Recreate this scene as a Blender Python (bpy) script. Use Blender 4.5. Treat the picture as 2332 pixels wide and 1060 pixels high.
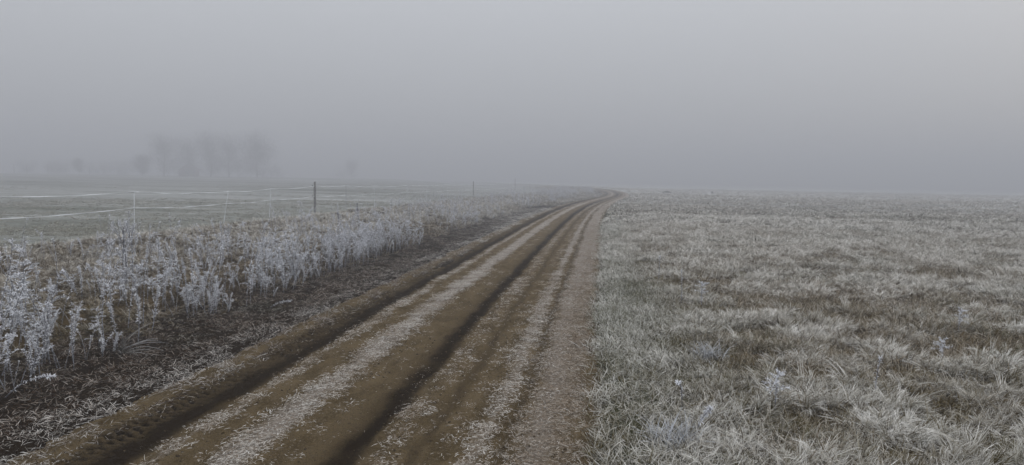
import bpy, math, random
import numpy as np
from mathutils import Vector, Matrix, Euler

# ------------------------------------------------------------------ camera, sky, sun, exposure
for o in list(bpy.data.objects):
    bpy.data.objects.remove(o)
scene = bpy.context.scene
col = scene.collection
rng = np.random.default_rng(11)
random.seed(5)
R = math.radians

FPX, PW, PH = 1600.0, 2332.0, 1060.0           # focal length in photograph pixels
CAM_H = 1.6
YAW, PITCH, ROLL = R(7.1), R(-4.3), R(0.95)
cam_d = bpy.data.cameras.new('camera')
cam_d.sensor_width = 36.0
cam_d.lens = FPX / PW * 36.0
cam_d.clip_start, cam_d.clip_end = 0.05, 3000.0
cam = bpy.data.objects.new('camera', cam_d)
CAM_M = Matrix.Rotation(YAW, 4, 'Z') @ Matrix.Rotation(R(90) + PITCH, 4, 'X') @ Matrix.Rotation(ROLL, 4, 'Z')
CAM_M.translation = Vector((0, 0, CAM_H))
cam.matrix_world = CAM_M
col.objects.link(cam)
scene.camera = cam

SUN_EL, SUN_AZ = R(24), R(48)                   # azimuth clockwise from +Y (to the right of the track)
world = bpy.data.worlds.new('World')
scene.world = world
world.use_nodes = True
wt = world.node_tree
wt.nodes.clear()
w_out = wt.nodes.new('ShaderNodeOutputWorld')
sky = wt.nodes.new('ShaderNodeTexSky')
sky.sky_type = 'NISHITA'
sky.sun_disc = False
sky.sun_elevation = SUN_EL
sky.sun_rotation = SUN_AZ
sky.dust_density = 4.0
bg_sky = wt.nodes.new('ShaderNodeBackground')
bg_sky.inputs['Strength'].default_value = 0.05
wt.links.new(sky.outputs[0], bg_sky.inputs['Color'])
# overcast cloud deck: the standard overcast sky, three times brighter overhead than at the horizon
tc = wt.nodes.new('ShaderNodeTexCoord')
sep = wt.nodes.new('ShaderNodeSeparateXYZ')
wt.links.new(tc.outputs['Generated'], sep.inputs[0])
mr = wt.nodes.new('ShaderNodeMapRange')
mr.inputs['From Min'].default_value = 0.0
mr.inputs['From Max'].default_value = 1.0
mr.inputs['To Min'].default_value = 0.46
mr.inputs['To Max'].default_value = 1.38
wt.links.new(sep.outputs['Z'], mr.inputs['Value'])
bg_cloud = wt.nodes.new('ShaderNodeBackground')
bg_cloud.inputs['Color'].default_value = (0.955, 0.985, 1.04, 1)
wt.links.new(mr.outputs[0], bg_cloud.inputs['Strength'])
mixw = wt.nodes.new('ShaderNodeMixShader')
mixw.inputs[0].default_value = 0.9
wt.links.new(bg_sky.outputs[0], mixw.inputs[1])
wt.links.new(bg_cloud.outputs[0], mixw.inputs[2])
wt.links.new(mixw.outputs[0], w_out.inputs['Surface'])

sun_d = bpy.data.lights.new('sun', 'SUN')
sun_d.energy = 0.5
sun_d.angle = R(40)
sun_d.color = (1.0, 0.95, 0.88)
sun = bpy.data.objects.new('sun', sun_d)
sun.rotation_euler = (R(90) - SUN_EL, 0, -SUN_AZ + math.pi)
sd = Vector((math.sin(SUN_AZ) * math.cos(SUN_EL), math.cos(SUN_AZ) * math.cos(SUN_EL), math.sin(SUN_EL)))
sun.rotation_euler = (-sd).to_track_quat('-Z', 'Y').to_euler()
col.objects.link(sun)

scene.view_settings.view_transform = 'Standard'
scene.view_settings.look = 'None'
scene.view_settings.exposure = 0.0
scene.view_settings.gamma = 1.0
scene.view_settings.use_curve_mapping = False
scene.render.engine = 'CYCLES'
scene.cycles.use_denoising = True
scene.cycles.max_bounces = 4
scene.cycles.diffuse_bounces = 2
scene.cycles.volume_bounces = 0
scene.cycles.transparent_max_bounces = 6

# ------------------------------------------------------------------ helpers
def tag(o, label=None, cat=None, group=None, kind=None):
    if label: o['label'] = label
    if cat: o['category'] = cat
    if group: o['group'] = group
    if kind: o['kind'] = kind
    return o

def sstep(a, b, x):
    t = np.clip((np.asarray(x, float) - a) / (b - a), 0, 1)
    return t * t * (3 - 2 * t)

def _h(ix, iy, seed):
    n = (ix.astype(np.int64) * 374761393 + iy.astype(np.int64) * 668265263 + seed * 1442695041) & 0xFFFFFFFF
    n = ((n ^ (n >> 13)) * 1274126177) & 0xFFFFFFFF
    n = n ^ (n >> 16)
    return (n & 0xFFFFFF) / float(0xFFFFFF)

def noise(x, y, sc, seed=0, oct=2):
    """smooth value noise in 0..1, feature size sc metres"""
    x = np.asarray(x, float) / sc; y = np.asarray(y, float) / sc
    tot = 0.0; amp = 1.0; s = 0.0
    for k in range(oct):
        ix = np.floor(x); iy = np.floor(y)
        fx = x - ix; fy = y - iy
        fx = fx * fx * (3 - 2 * fx); fy = fy * fy * (3 - 2 * fy)
        a = _h(ix, iy, seed + k); b = _h(ix + 1, iy, seed + k)
        c = _h(ix, iy + 1, seed + k); d = _h(ix + 1, iy + 1, seed + k)
        tot = tot + amp * ((a * (1 - fx) + b * fx) * (1 - fy) + (c * (1 - fx) + d * fx) * fy)
        s += amp; amp *= 0.5; x = x * 2.03 + 17.1; y = y * 2.03 + 5.7
    return tot / s

def mesh_np(name, V, F, attrs=None, smooth=True, mats=(), fmat=None):
    """mesh from numpy arrays; F is (n,4) quads or (n,3) triangles"""
    V = np.ascontiguousarray(V, dtype=np.float32); F = np.ascontiguousarray(F, dtype=np.int32)
    m = bpy.data.meshes.new(name)
    nf, k = F.shape
    m.vertices.add(len(V)); m.vertices.foreach_set('co', V.ravel())
    m.loops.add(nf * k); m.loops.foreach_set('vertex_index', F.ravel())
    m.polygons.add(nf)
    m.polygons.foreach_set('loop_start', np.arange(0, nf * k, k, dtype=np.int32))
    m.polygons.foreach_set('loop_total', np.full(nf, k, dtype=np.int32))
    if fmat is not None: m.polygons.foreach_set('material_index', np.ascontiguousarray(fmat, dtype=np.int32))
    for mt in mats: m.materials.append(mt)
    m.update(calc_edges=True)
    m.validate()
    if smooth: m.shade_smooth()
    for kk, v in (attrs or {}).items():
        a = m.attributes.new(kk, 'FLOAT', 'POINT')
        a.data.foreach_set('value', np.ascontiguousarray(v, dtype=np.float32))
    return m

def link(name, data, parent=None, loc=None, rot=None, scale=None):
    o = bpy.data.objects.new(name, data)
    col.objects.link(o)
    if parent is not None: o.parent = parent
    if loc is not None: o.location = loc
    if rot is not None: o.rotation_euler = rot
    if scale is not None: o.scale = scale if hasattr(scale, '__len__') else (scale,) * 3
    return o

class Geo:
    """collects pieces of quad geometry"""
    def __init__(s): s.V = []; s.F = []; s.A = []; s.M = []; s.n = 0
    def add(s, V, F, t=None, mat=0):
        V = np.asarray(V, float).reshape(-1, 3); F = np.asarray(F, int)
        s.V.append(V); s.F.append(F + s.n); s.n += len(V)
        s.A.append(np.zeros((len(V), 2)) if t is None else np.asarray(t, float).reshape(-1, 2))
        s.M.append(np.full(len(F), mat))
        return s
    def mesh(s, name, mats=(), smooth=True):
        A = np.concatenate(s.A)
        return mesh_np(name, np.concatenate(s.V), np.concatenate(s.F), {'t': A[:, 0], 'rnd': A[:, 1]}, smooth, mats, np.concatenate(s.M))

def ribbons(P, az, el, bend, L, W, n=3, tip=0.15, drift=None, roll=None, mid=False, rn=None):
    """N curved blades: root P, heading az, start elevation el, total downward bend, length, width"""
    N = len(P); az = np.broadcast_to(az, N).astype(float); el = np.broadcast_to(el, N); bend = np.broadcast_to(bend, N)
    L = np.broadcast_to(L, N); W = np.broadcast_to(W, N)
    drift = np.zeros(N) if drift is None else drift
    roll = rng.uniform(-0.9, 0.9, N) if roll is None else np.broadcast_to(roll, N)
    pts = [np.array(P, float)]
    for k in range(n):
        e = el - bend * (k + 0.5) / n; a = az + drift * (k + 0.5) / n
        pts.append(pts[-1] + (L / n)[:, None] * np.stack([np.cos(e) * np.cos(a), np.cos(e) * np.sin(a), np.sin(e)], 1))
    side = np.stack([-np.sin(az) * np.cos(roll), np.cos(az) * np.cos(roll), np.sin(roll)], 1)
    V = np.zeros((N, n + 1, 2, 3)); T = np.zeros((N, n + 1, 2, 2))
    rn = rng.random(N) if rn is None else rn
    for k in range(n + 1):
        f = k / n
        w = (W * (tip + (1 - tip) * (math.sin(math.pi * (0.12 + 0.88 * f)) if mid else (1 - f ** 1.8))))[:, None] * 0.5
        V[:, k, 0] = pts[k] - side * w; V[:, k, 1] = pts[k] + side * w
        T[:, k, :, 0] = f; T[:, k, :, 1] = rn[:, None]
    base = (np.arange(N) * (n + 1) * 2)[:, None] + np.arange(n)[None, :] * 2
    F = np.stack([base, base + 1, base + 3, base + 2], -1).reshape(-1, 4)
    return V.reshape(-1, 3), F, T.reshape(-1, 2)

def tube(pts, rad, sides=6, cap=True):
    """swept tube through pts with radii"""
    pts = np.asarray(pts, float); rad = np.broadcast_to(rad, len(pts))
    V = []; F = []
    for i, p in enumerate(pts):
        d = pts[min(i + 1, len(pts) - 1)] - pts[max(i - 1, 0)]
        d = d / (np.linalg.norm(d) + 1e-9)
        u = np.cross(d, (0, 0, 1.0) if abs(d[2]) < 0.9 else (1.0, 0, 0)); u /= np.linalg.norm(u)
        v = np.cross(d, u)
        for k in range(sides):
            a = 2 * math.pi * k / sides
            V.append(p + rad[i] * (math.cos(a) * u + math.sin(a) * v))
    for i in range(len(pts) - 1):
        for k in range(sides):
            a = i * sides + k; b = i * sides + (k + 1) % sides
            F.append((a, b, b + sides, a + sides))
    if cap:
        for e in (0, len(pts) - 1):
            c = len(V); V.append(pts[e])
            for k in range(0, sides, 2):
                F.append((c, e * sides + k, e * sides + (k + 1) % sides, e * sides + (k + 2) % sides))
    return np.array(V), np.array(F)

def boxg(x0, x1, y0, y1, z0, z1):
    V = np.array([(x, y, z) for z in (z0, z1) for y in (y0, y1) for x in (x0, x1)], float)
    F = np.array([(0, 2, 3, 1), (4, 5, 7, 6), (0, 1, 5, 4), (2, 6, 7, 3), (0, 4, 6, 2), (1, 3, 7, 5)])
    return V, F

# ------------------------------------------------------------------ the lie of the land
_py = np.array([-60, 0, 15, 25, 35, 45, 55, 65, 76, 88, 100, 118, 140, 170, 220, 600.])
_px = np.array([-1.55, -1.55, -1.55, -1.52, -1.35, -0.98, -0.35, 0.5, 1.55, 2.05, 1.75, 0.1, -3.4, -10, -24, -150.])
_fy = np.linspace(-60, 600, 3301)
_fx = np.interp(_fy, _py, _px)
_ker = np.ones(41) / 41
_fx = np.convolve(np.pad(_fx, 20, mode='edge'), _ker, 'valid')
def road_c(y): return np.interp(y, _fy, _fx)
def lat(x, y): return np.asarray(x) - road_c(y) - 1.55          # s: 0 = right edge of the track, -3.1 = left rut

def base(x, y):
    x = np.asarray(x, float); y = np.asarray(y, float); s = lat(x, y)
    z = 0.10 * (noise(x, y, 14, 3) - 0.5) * sstep(1, 8, np.abs(s + 1.5))
    z = z + 0.05 * (noise(x, y, 3.1, 9) - 0.5) * sstep(0.3, 2.0, np.abs(s + 1.6) - 1.7)
    # left verge, bank and the lower paddock behind it
    z = z - 0.012 * sstep(-3.2, -3.7, s) * (1 - sstep(-4.1, -4.8, s))
    bank = 0.09 * sstep(-4.2, -5.4, s) + 0.06 * sstep(-7, -10, s) + 0.16 * (noise(x, y, 2.3, 21) - 0.45) * sstep(-4.6, -6.0, s)
    bank = bank * (1 - sstep(-9.8, -11.6, s))
    d = -s
    paddock = -0.45 * sstep(10.0, 12.6, d) + 1.35 * sstep(30, 240, np.hypot(x, y)) * sstep(13, 40, d)
    z = z + bank + paddock
    z = z + 0.30 * sstep(72, 125, y) * sstep(-14, -4, s) * (1 - sstep(0.5, 12, s))
    # right-hand field: tussocky, falls a little away from the track
    z = z + 0.05 * sstep(0.0, 0.35, s)
    return z

def tuss(x, y):                                                  # tussock mounds 0..1
    a = 0.6 * noise(x, y, 0.34, 131, 2) + 0.4 * noise(x + 3.3, y - 1.7, 0.27, 171, 1); b = noise(x, y, 1.5, 37, 2)
    return np.clip(sstep(0.30, 0.66, a) * 0.85 + 0.16 * (b - 0.38), 0, 1)

def ground_z(x, y):
    s = lat(x, y)
    z = base(x, y)
    dd = np.hypot(x, y)
    k = sstep(0.25, 1.2, s) * (1 - sstep(70, 130, dd))
    z = z + 0.06 * tuss(x, y) * k
    kl = sstep(-4.6, -5.4, s) * (1 - sstep(-9.6, -10.8, s)) * (1 - sstep(60, 110, dd))
    z = z + 0.12 * tuss(x * 0.8 + 40, y * 0.8) * kl
    inside = sstep(-3.30, -3.10, s) * (1 - sstep(-0.06, 0.06, s)) * (y > -30)
    return z - 0.16 * inside

def road_profile(s, y):
    """height of the wheel tracks, and how dark (moist soil, painted lug shade) / frosted / bare each strip is"""
    s = s + 0.05 * (noise(y, y * 0 + 3, 3.0, 51) - 0.5) + 0.03 * (noise(y, y * 0 + 9, 0.9, 52) - 0.5)
    w = 0.06 * (noise(s * 2.0, y, 0.5, 53) - 0.5)
    q = s + w
    rag = 0.05 * (noise(s * 4, y, 0.22, 59, 2) - 0.5)
    q = q + rag
    g = lambda c, h: np.exp(-((q - c) / h) ** 2)
    z = -0.016 * g(-2.63, 0.13) - 0.032 * g(-1.41, 0.15) - 0.018 * g(-1.02, 0.08) - 0.015 * g(-0.52, 0.06)
    z = z + 0.022 * g(-2.02, 0.18) + 0.012 * g(-2.38, 0.12) + 0.015 * g(-1.20, 0.09) + 0.025 * g(-0.67, 0.08) + 0.02 * g(-0.34, 0.13)
    z = z + 0.03 * (noise(s * 1.3, y, 0.08, 54, 3) - 0.5) + 0.04 * (noise(s * 2.0, y * 0.8, 0.35, 55) - 0.5)
    # tyre lugs pressed into the left shoulder
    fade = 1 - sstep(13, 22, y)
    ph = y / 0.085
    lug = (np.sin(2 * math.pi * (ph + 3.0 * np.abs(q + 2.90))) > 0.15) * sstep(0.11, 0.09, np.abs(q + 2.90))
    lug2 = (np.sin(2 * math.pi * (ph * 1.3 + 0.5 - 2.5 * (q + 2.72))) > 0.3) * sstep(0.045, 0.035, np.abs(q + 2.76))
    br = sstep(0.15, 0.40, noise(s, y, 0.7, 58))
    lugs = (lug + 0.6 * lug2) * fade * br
    z = z - 0.034 * lugs - 0.014 * g(-2.90, 0.02) * fade
    z = z - 0.03 * sstep(-3.10, -3.26, s) - 0.05 * sstep(-0.04, 0.08, s)
    damp_shade = np.clip(0.88 * g(-2.65, 0.115) + 0.92 * g(-1.42, 0.115) + 0.5 * g(-1.02, 0.07) + 0.52 * g(-2.88, 0.15) + 0.15 * g(-2.25, 0.10) + 0.45 * g(-0.52, 0.06) + 0.25 * g(-1.62, 0.1), 0, 1)
    br = noise(s * 3, y, 0.8, 57)
    damp_shade = np.clip(damp_shade + 0.4 * lugs + sstep(20, 55, y) * (0.5 * g(-2.64, 0.2) + 0.6 * g(-1.38, 0.22) + 0.3 * g(-0.95, 0.15)), 0, 1)  # ruts are moist soil; the lug grooves get their shade painted in
    frost = np.clip(1.0 * g(-2.02, 0.13) + 0.6 * g(-2.44, 0.06) + 0.7 * g(-0.67, 0.07) + 0.85 * g(-0.34, 0.14) + 0.38 * g(-1.18, 0.10) + 0.25 * g(-1.70, 0.06) + 0.48 * g(-0.13, 0.10) + 0.3 * g(-0.86, 0.06), 0, 1)
    far = sstep(6, 18, y)
    cover = frost * (0.75 + 0.5 * br)
    frost = np.clip(frost * (0.6 + 0.6 * br) * (0.85 + 0.7 * far), 0, 1)
    return z, damp_shade, frost, np.clip(cover, 0, 1)

def road_z(x, y):
    return base(x, y) + road_profile(lat(x, y), np.asarray(y, float))[0]

def surf_z(x, y):
    s = lat(x, y)
    on = (s > -3.12) & (s < -0.02)
    return np.where(on, road_z(x, y), ground_z(x, y))

def ray(px, py):
    d = CAM_M.to_3x3() @ Vector(((px - PW / 2) / FPX, (PH / 2 - py) / FPX, -1.0))
    return d.normalized()

def at(px, py):
    """where the sight line through a photograph pixel meets the ground"""
    d = ray(px, py); z = 0.0
    for i in range(10):
        p = Vector((0, 0, CAM_H)) + d * ((CAM_H - z) / max(-d.z, 0.006))
        z = 0.5 * z + 0.5 * float(surf_z(p.x, p.y))
    return p.x, p.y, float(surf_z(p.x, p.y))

def at_dist(px, dist, py=420):
    """ground point in the direction of a photograph column at a given distance"""
    d = ray(px, py); k = dist / math.hypot(d.x, d.y)
    x, y = d.x * k, d.y * k
    return x, y, float(surf_z(x, y))

# ------------------------------------------------------------------ materials
def new_mat(name):
    m = bpy.data.materials.new(name); m.use_nodes = True
    nt = m.node_tree; b = nt.nodes['Principled BSDF']
    b.inputs['Roughness'].default_value = 0.85
    b.inputs['Specular IOR Level'].default_value = 0.0
    return m, nt, b

class NT:
    def __init__(s, nt): s.nt = nt; s.L = nt.links.new
    def n(s, t): return s.nt.nodes.new(t)
    def put(s, sock, v):
        if hasattr(v, 'node'): s.L(v, sock)
        else: sock.default_value = v
    def attr(s, name, inst=False):
        a = s.n('ShaderNodeAttribute'); a.attribute_name = name
        if inst: a.attribute_type = 'INSTANCER'
        return a.outputs['Fac']
    def math(s, op, a, b=0.0, clamp=False):
        m = s.n('ShaderNodeMath'); m.operation = op; m.use_clamp = clamp
        s.put(m.inputs[0], a); s.put(m.inputs[1], b); return m.outputs[0]
    def mix(s, f, a, b):
        m = s.n('ShaderNodeMix'); m.data_type = 'RGBA'
        s.put(m.inputs[0], f)
        for k, v in ((6, a), (7, b)):
            if hasattr(v, 'node'): s.L(v, m.inputs[k])
            else: m.inputs[k].default_value = (*v, 1)
        return m.outputs[2]
    def noise(s, scale, detail=3, rough=0.6, vec=None):
        t = s.n('ShaderNodeTexNoise'); t.inputs['Scale'].default_value = scale
        t.inputs['Detail'].default_value = detail; t.inputs['Roughness'].default_value = rough
        s.L(vec if vec is not None else s.pos(), t.inputs['Vector']); return t.outputs['Fac']
    def pos(s):
        g = s.n('ShaderNodeNewGeometry'); return g.outputs['Position']
    def scaled(s, v):
        m = s.n('ShaderNodeVectorMath'); m.operation = 'MULTIPLY'; s.L(s.pos(), m.inputs[0]); m.inputs[1].default_value = v; return m.outputs[0]
    def step(s, v, a, b):
        m = s.n('ShaderNodeMapRange'); m.interpolation_type = 'SMOOTHSTEP'
        m.inputs['From Min'].default_value = a; m.inputs['From Max'].default_value = b; s.put(m.inputs['Value'], v); return m.outputs[0]
    def bump(s, h, strength, dist, b):
        n = s.n('ShaderNodeBump'); n.inputs['Strength'].default_value = strength; n.inputs['Distance'].default_value = dist
        s.L(h, n.inputs['Height']); s.L(n.outputs[0], b.inputs['Normal'])

FROST = (0.87, 0.845, 0.795)

def blade_material(name, dead, dead2, green, frost=FROST, amount=1.0, t0=0.35):
    m, nt, b = new_mat(name); k = NT(nt)
    t = k.attr('t'); rnd = k.attr('rnd'); fi = k.attr('frost', True); ti = k.attr('tint', True)
    basec = k.mix(rnd, dead, dead2)
    basec = k.mix(k.math('MULTIPLY', ti, k.math('ADD', 0.4, rnd)), basec, green)
    f = k.math('MULTIPLY', fi, k.math('ADD', t0, k.math('MULTIPLY', t, 1.15 - t0)))
    f = k.math('ADD', f, k.math('MULTIPLY', k.math('SUBTRACT', rnd, 0.5), 0.75))
    f = k.math('MULTIPLY', f, amount, True)
    k.L(k.mix(f, basec, frost), b.inputs['Base Color'])
    return m

M_GRASS = blade_material('frosted_grass', (0.070, 0.043, 0.013), (0.27, 0.190, 0.080), (0.070, 0.080, 0.020), t0=0.0)
M_DEAD = blade_material('dead_grass', (0.030, 0.014, 0.006), (0.135, 0.078, 0.036), (0.03, 0.05, 0.018), t0=0.1)
M_STRAW = blade_material('frosted_straw', (0.20, 0.145, 0.095), (0.36, 0.275, 0.19), (0.07, 0.08, 0.04), t0=0.8)

def frost_leaf_material():
    m, nt, b = new_mat('hoar_frost_leaf'); k = NT(nt)
    t = k.attr('t'); rnd = k.attr('rnd')
    f = k.math('ADD', k.math('MULTIPLY', t, 0.5), k.math('ADD', 0.35, k.math('MULTIPLY', rnd, 0.5)), True)
    k.L(k.mix(f, (0.36, 0.36, 0.38), (0.85, 0.86, 0.90)), b.inputs['Base Color'])
    return m
M_LEAF = frost_leaf_material()

def plain(name, c1, c2, scale, rough=0.85, stretch=(1, 1, 1)):
    m, nt, b = new_mat(name); k = NT(nt)
    b.inputs['Roughness'].default_value = rough
    tcn = k.n('ShaderNodeTexCoord'); v = k.n('ShaderNodeVectorMath'); v.operation = 'MULTIPLY'
    k.L(tcn.outputs['Object'], v.inputs[0]); v.inputs[1].default_value = stretch
    n = k.noise(scale, 4, 0.65, v.outputs[0])
    k.L(k.mix(k.step(n, 0.35, 0.65), c1, c2), b.inputs['Base Color'])
    k.bump(n, 0.3, 0.01, b)
    return m
M_STEM = plain('frosted_stem', (0.07, 0.065, 0.068), (0.42, 0.43, 0.47), 35)
M_DARKSTEM = plain('dark_stem', (0.03, 0.026, 0.028), (0.11, 0.11, 0.13), 40)
M_DARKHEAD = plain('dark_seed_head', (0.07, 0.065, 0.085), (0.36, 0.38, 0.48), 70)
M_WOOD = plain('weathered_post_wood', (0.06, 0.055, 0.05), (0.30, 0.29, 0.28), 9, 0.85, (6, 6, 0.7))
M_PLASTIC = plain('white_plastic', (0.62, 0.64, 0.66), (0.74, 0.76, 0.78), 12, 0.5)
M_TAPE = plain('white_fence_tape', (0.66, 0.68, 0.70), (0.78, 0.80, 0.82), 20, 0.6)
M_BLACK = plain('black_insulator', (0.015, 0.015, 0.016), (0.03, 0.03, 0.032), 30, 0.5)
M_BARK = plain('tree_bark', (0.09, 0.08, 0.075), (0.20, 0.19, 0.185), 4)
M_TWIG = plain('frosted_twigs', (0.09, 0.08, 0.075), (0.20, 0.195, 0.20), 2)
M_REDTWIG = plain('red_brown_twigs', (0.10, 0.06, 0.05), (0.19, 0.14, 0.13), 2)
M_BRICK = plain('dull_red_wall', (0.20, 0.12, 0.10), (0.26, 0.17, 0.14), 1.5)
M_ROOF = plain('house_roof', (0.22, 0.17, 0.16), (0.30, 0.27, 0.27), 2)
M_TRIM = plain('white_trim', (0.6, 0.6, 0.6), (0.7, 0.7, 0.7), 2)
M_MOLE = plain('dark_earth_heap', (0.03, 0.024, 0.018), (0.07, 0.055, 0.042), 10)

def ground_material():
    m, nt, b = new_mat('frosted_field'); k = NT(nt)
    fr = k.attr('frost'); gr = k.attr('green'); dk = k.attr('dark')
    n1 = k.noise(7, 5, 0.7); n2 = k.noise(1.1, 4, 0.6); n3 = k.noise(0.22, 4, 0.65, k.scaled((0.35, 1, 1)))
    earth = k.mix(k.step(n1, 0.35, 0.65), (0.030, 0.019, 0.009), (0.095, 0.063, 0.030))
    earth = k.mix(gr, earth, (0.055, 0.065, 0.03))
    earth = k.mix(dk, earth, (0.012, 0.0075, 0.0045))
    v = k.math('ADD', k.math('MULTIPLY', n1, 0.45), k.math('ADD', k.math('MULTIPLY', n2, 0.35), k.math('MULTIPLY', n3, 0.45)))
    v = k.math('ADD', v, k.math('SUBTRACT', fr, 0.98))
    f = k.step(v, -0.15, 0.55)
    k.L(k.mix(k.math('MULTIPLY', f, 0.85), earth, (0.52, 0.525, 0.515)), b.inputs['Base Color'])
    k.bump(k.math('ADD', n1, k.math('MULTIPLY', n2, 1.5)), 0.7, 0.06, b)
    return m
M_GROUND = ground_material()

def road_material():
    m, nt, b = new_mat('dirt_track'); k = NT(nt)
    dp_shade = k.attr('damp_shade'); fr = k.attr('frost')
    n1 = k.noise(55, 4, 0.7); n2 = k.noise(6, 5, 0.65, k.scaled((1, 0.35, 1))); n3 = k.noise(190, 2, 0.6)
    soil = k.mix(k.step(n2, 0.3, 0.7), (0.098, 0.069, 0.033), (0.205, 0.150, 0.082))
    soil = k.mix(k.math('MULTIPLY', k.step(n1, 0.45, 0.7), 0.75), soil, (0.21, 0.162, 0.100))
    soil = k.mix(k.math('MULTIPLY', k.step(n3, 0.50, 0.66), 0.75), soil, (0.028, 0.019, 0.012))
    d = k.step(k.math('ADD', dp_shade, k.math('ADD', k.math('MULTIPLY', k.math('SUBTRACT', n2, 0.5), 1.1), k.math('MULTIPLY', k.math('SUBTRACT', n1, 0.5), 0.7))), 0.2, 0.95)
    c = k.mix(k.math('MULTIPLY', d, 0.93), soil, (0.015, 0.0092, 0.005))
    f = k.math('ADD', k.math('MULTIPLY', fr, 1.0), k.math('MULTIPLY', k.math('SUBTRACT', n1, 0.5), 0.9))
    c = k.mix(k.math('MULTIPLY', k.step(f, 0.25, 0.95), 0.78), c, (0.37, 0.325, 0.285))
    k.L(c, b.inputs['Base Color'])
    b.inputs['Roughness'].default_value = 0.8
    k.bump(k.math('ADD', n1, k.math('MULTIPLY', n3, 0.6)), 1.0, 0.02, b)
    return m
M_ROAD = road_material()

# ------------------------------------------------------------------ ground sheet
def graded(lo, fine0, fine1, hi, d0, grow):
    a = [fine1]; d = d0
    while a[-1] < hi: d *= grow; a.append(a[-1] + d)
    b = [fine0]; d = d0
    while b[-1] > lo: d *= grow; b.append(b[-1] - d)
    mid = np.arange(fine0 + d0, fine1, d0)
    v = np.concatenate([b[::-1], mid, a]); v[0] = lo; v[-1] = hi
    return v

def field_frost(x, y):
    s = lat(x, y)
    f = 0.32 + 0.55 * tuss(x, y) + 0.35 * (noise(x, y, 5, 61) - 0.5)
    return f

gx = graded(-520, -13.5, 9, 520, 0.085, 1.045)
gy = graded(-40, 2.5, 12, 555, 0.075, 1.022)
GX, GY = np.meshgrid(gx, gy)
nx, ny = len(gx), len(gy)
GZ = ground_z(GX, GY)
ii = np.arange(nx * ny).reshape(ny, nx)
F = np.stack([ii[:-1, :-1], ii[:-1, 1:], ii[1:, 1:], ii[1:, :-1]], -1).reshape(-1, 4)
S = lat(GX, GY)
pad = sstep(-10.2, -11.4, S)
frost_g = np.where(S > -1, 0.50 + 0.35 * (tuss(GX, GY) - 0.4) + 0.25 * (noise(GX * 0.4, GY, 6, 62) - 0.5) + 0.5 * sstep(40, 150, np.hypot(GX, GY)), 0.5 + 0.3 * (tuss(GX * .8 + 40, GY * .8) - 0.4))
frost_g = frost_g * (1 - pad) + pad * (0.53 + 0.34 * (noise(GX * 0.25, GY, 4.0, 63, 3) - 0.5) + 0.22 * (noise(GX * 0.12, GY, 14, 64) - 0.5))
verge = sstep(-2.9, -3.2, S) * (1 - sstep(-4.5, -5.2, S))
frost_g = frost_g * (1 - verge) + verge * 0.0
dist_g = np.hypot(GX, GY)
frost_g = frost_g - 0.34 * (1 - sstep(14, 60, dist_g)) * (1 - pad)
green_g = np.clip(pad * 0.75 + sstep(1.2, 0.2, S) * (S > -0.3) * 0.6 + 0.25 * noise(GX, GY, 3, 65), 0, 1)
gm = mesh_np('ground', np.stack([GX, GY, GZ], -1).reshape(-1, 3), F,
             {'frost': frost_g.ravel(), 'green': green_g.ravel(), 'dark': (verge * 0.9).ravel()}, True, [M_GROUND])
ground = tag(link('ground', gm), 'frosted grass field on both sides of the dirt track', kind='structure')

# ------------------------------------------------------------------ road
us = np.linspace(-3.30, 0.10, 250)
vs = [1.2]; d = 0.014
while vs[-1] < 230:
    d = 0.014 if vs[-1] < 3.5 else d * 1.0075
    vs.append(vs[-1] + min(d, 1.2))
vs = np.concatenate([np.linspace(-25, 1.1, 50), np.array(vs)])
U, Vv = np.meshgrid(us, vs)
RX = road_c(Vv) + 1.55 + U
rz, damp_shade, frost_r, _ = road_profile(U, Vv)
RZ = base(RX, Vv) + rz
ii = np.arange(RX.size).reshape(RX.shape)
F = np.stack([ii[:-1, :-1], ii[:-1, 1:], ii[1:, 1:], ii[1:, :-1]], -1).reshape(-1, 4)
rm = mesh_np('road', np.stack([RX, Vv, RZ], -1).reshape(-1, 3), F, {'damp_shade': damp_shade.ravel(), 'frost': frost_r.ravel()}, True, [M_ROAD])
road = tag(link('road', rm), 'rutted brown dirt track winding into the fog', kind='structure')

# ------------------------------------------------------------------ grass tufts
def proto_collection(name, meshes):
    c = bpy.data.collections.new(name)
    for i, m in enumerate(meshes):
        o = bpy.data.objects.new('%s_%02d' % (name, i), m); c.objects.link(o)
    return c

def disc(N, r):
    a = rng.uniform(0, 2 * math.pi, N); q = r * np.sqrt(rng.random(N))
    return np.stack([q * np.cos(a), q * np.sin(a), np.full(N, -0.015)], 1)

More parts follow.
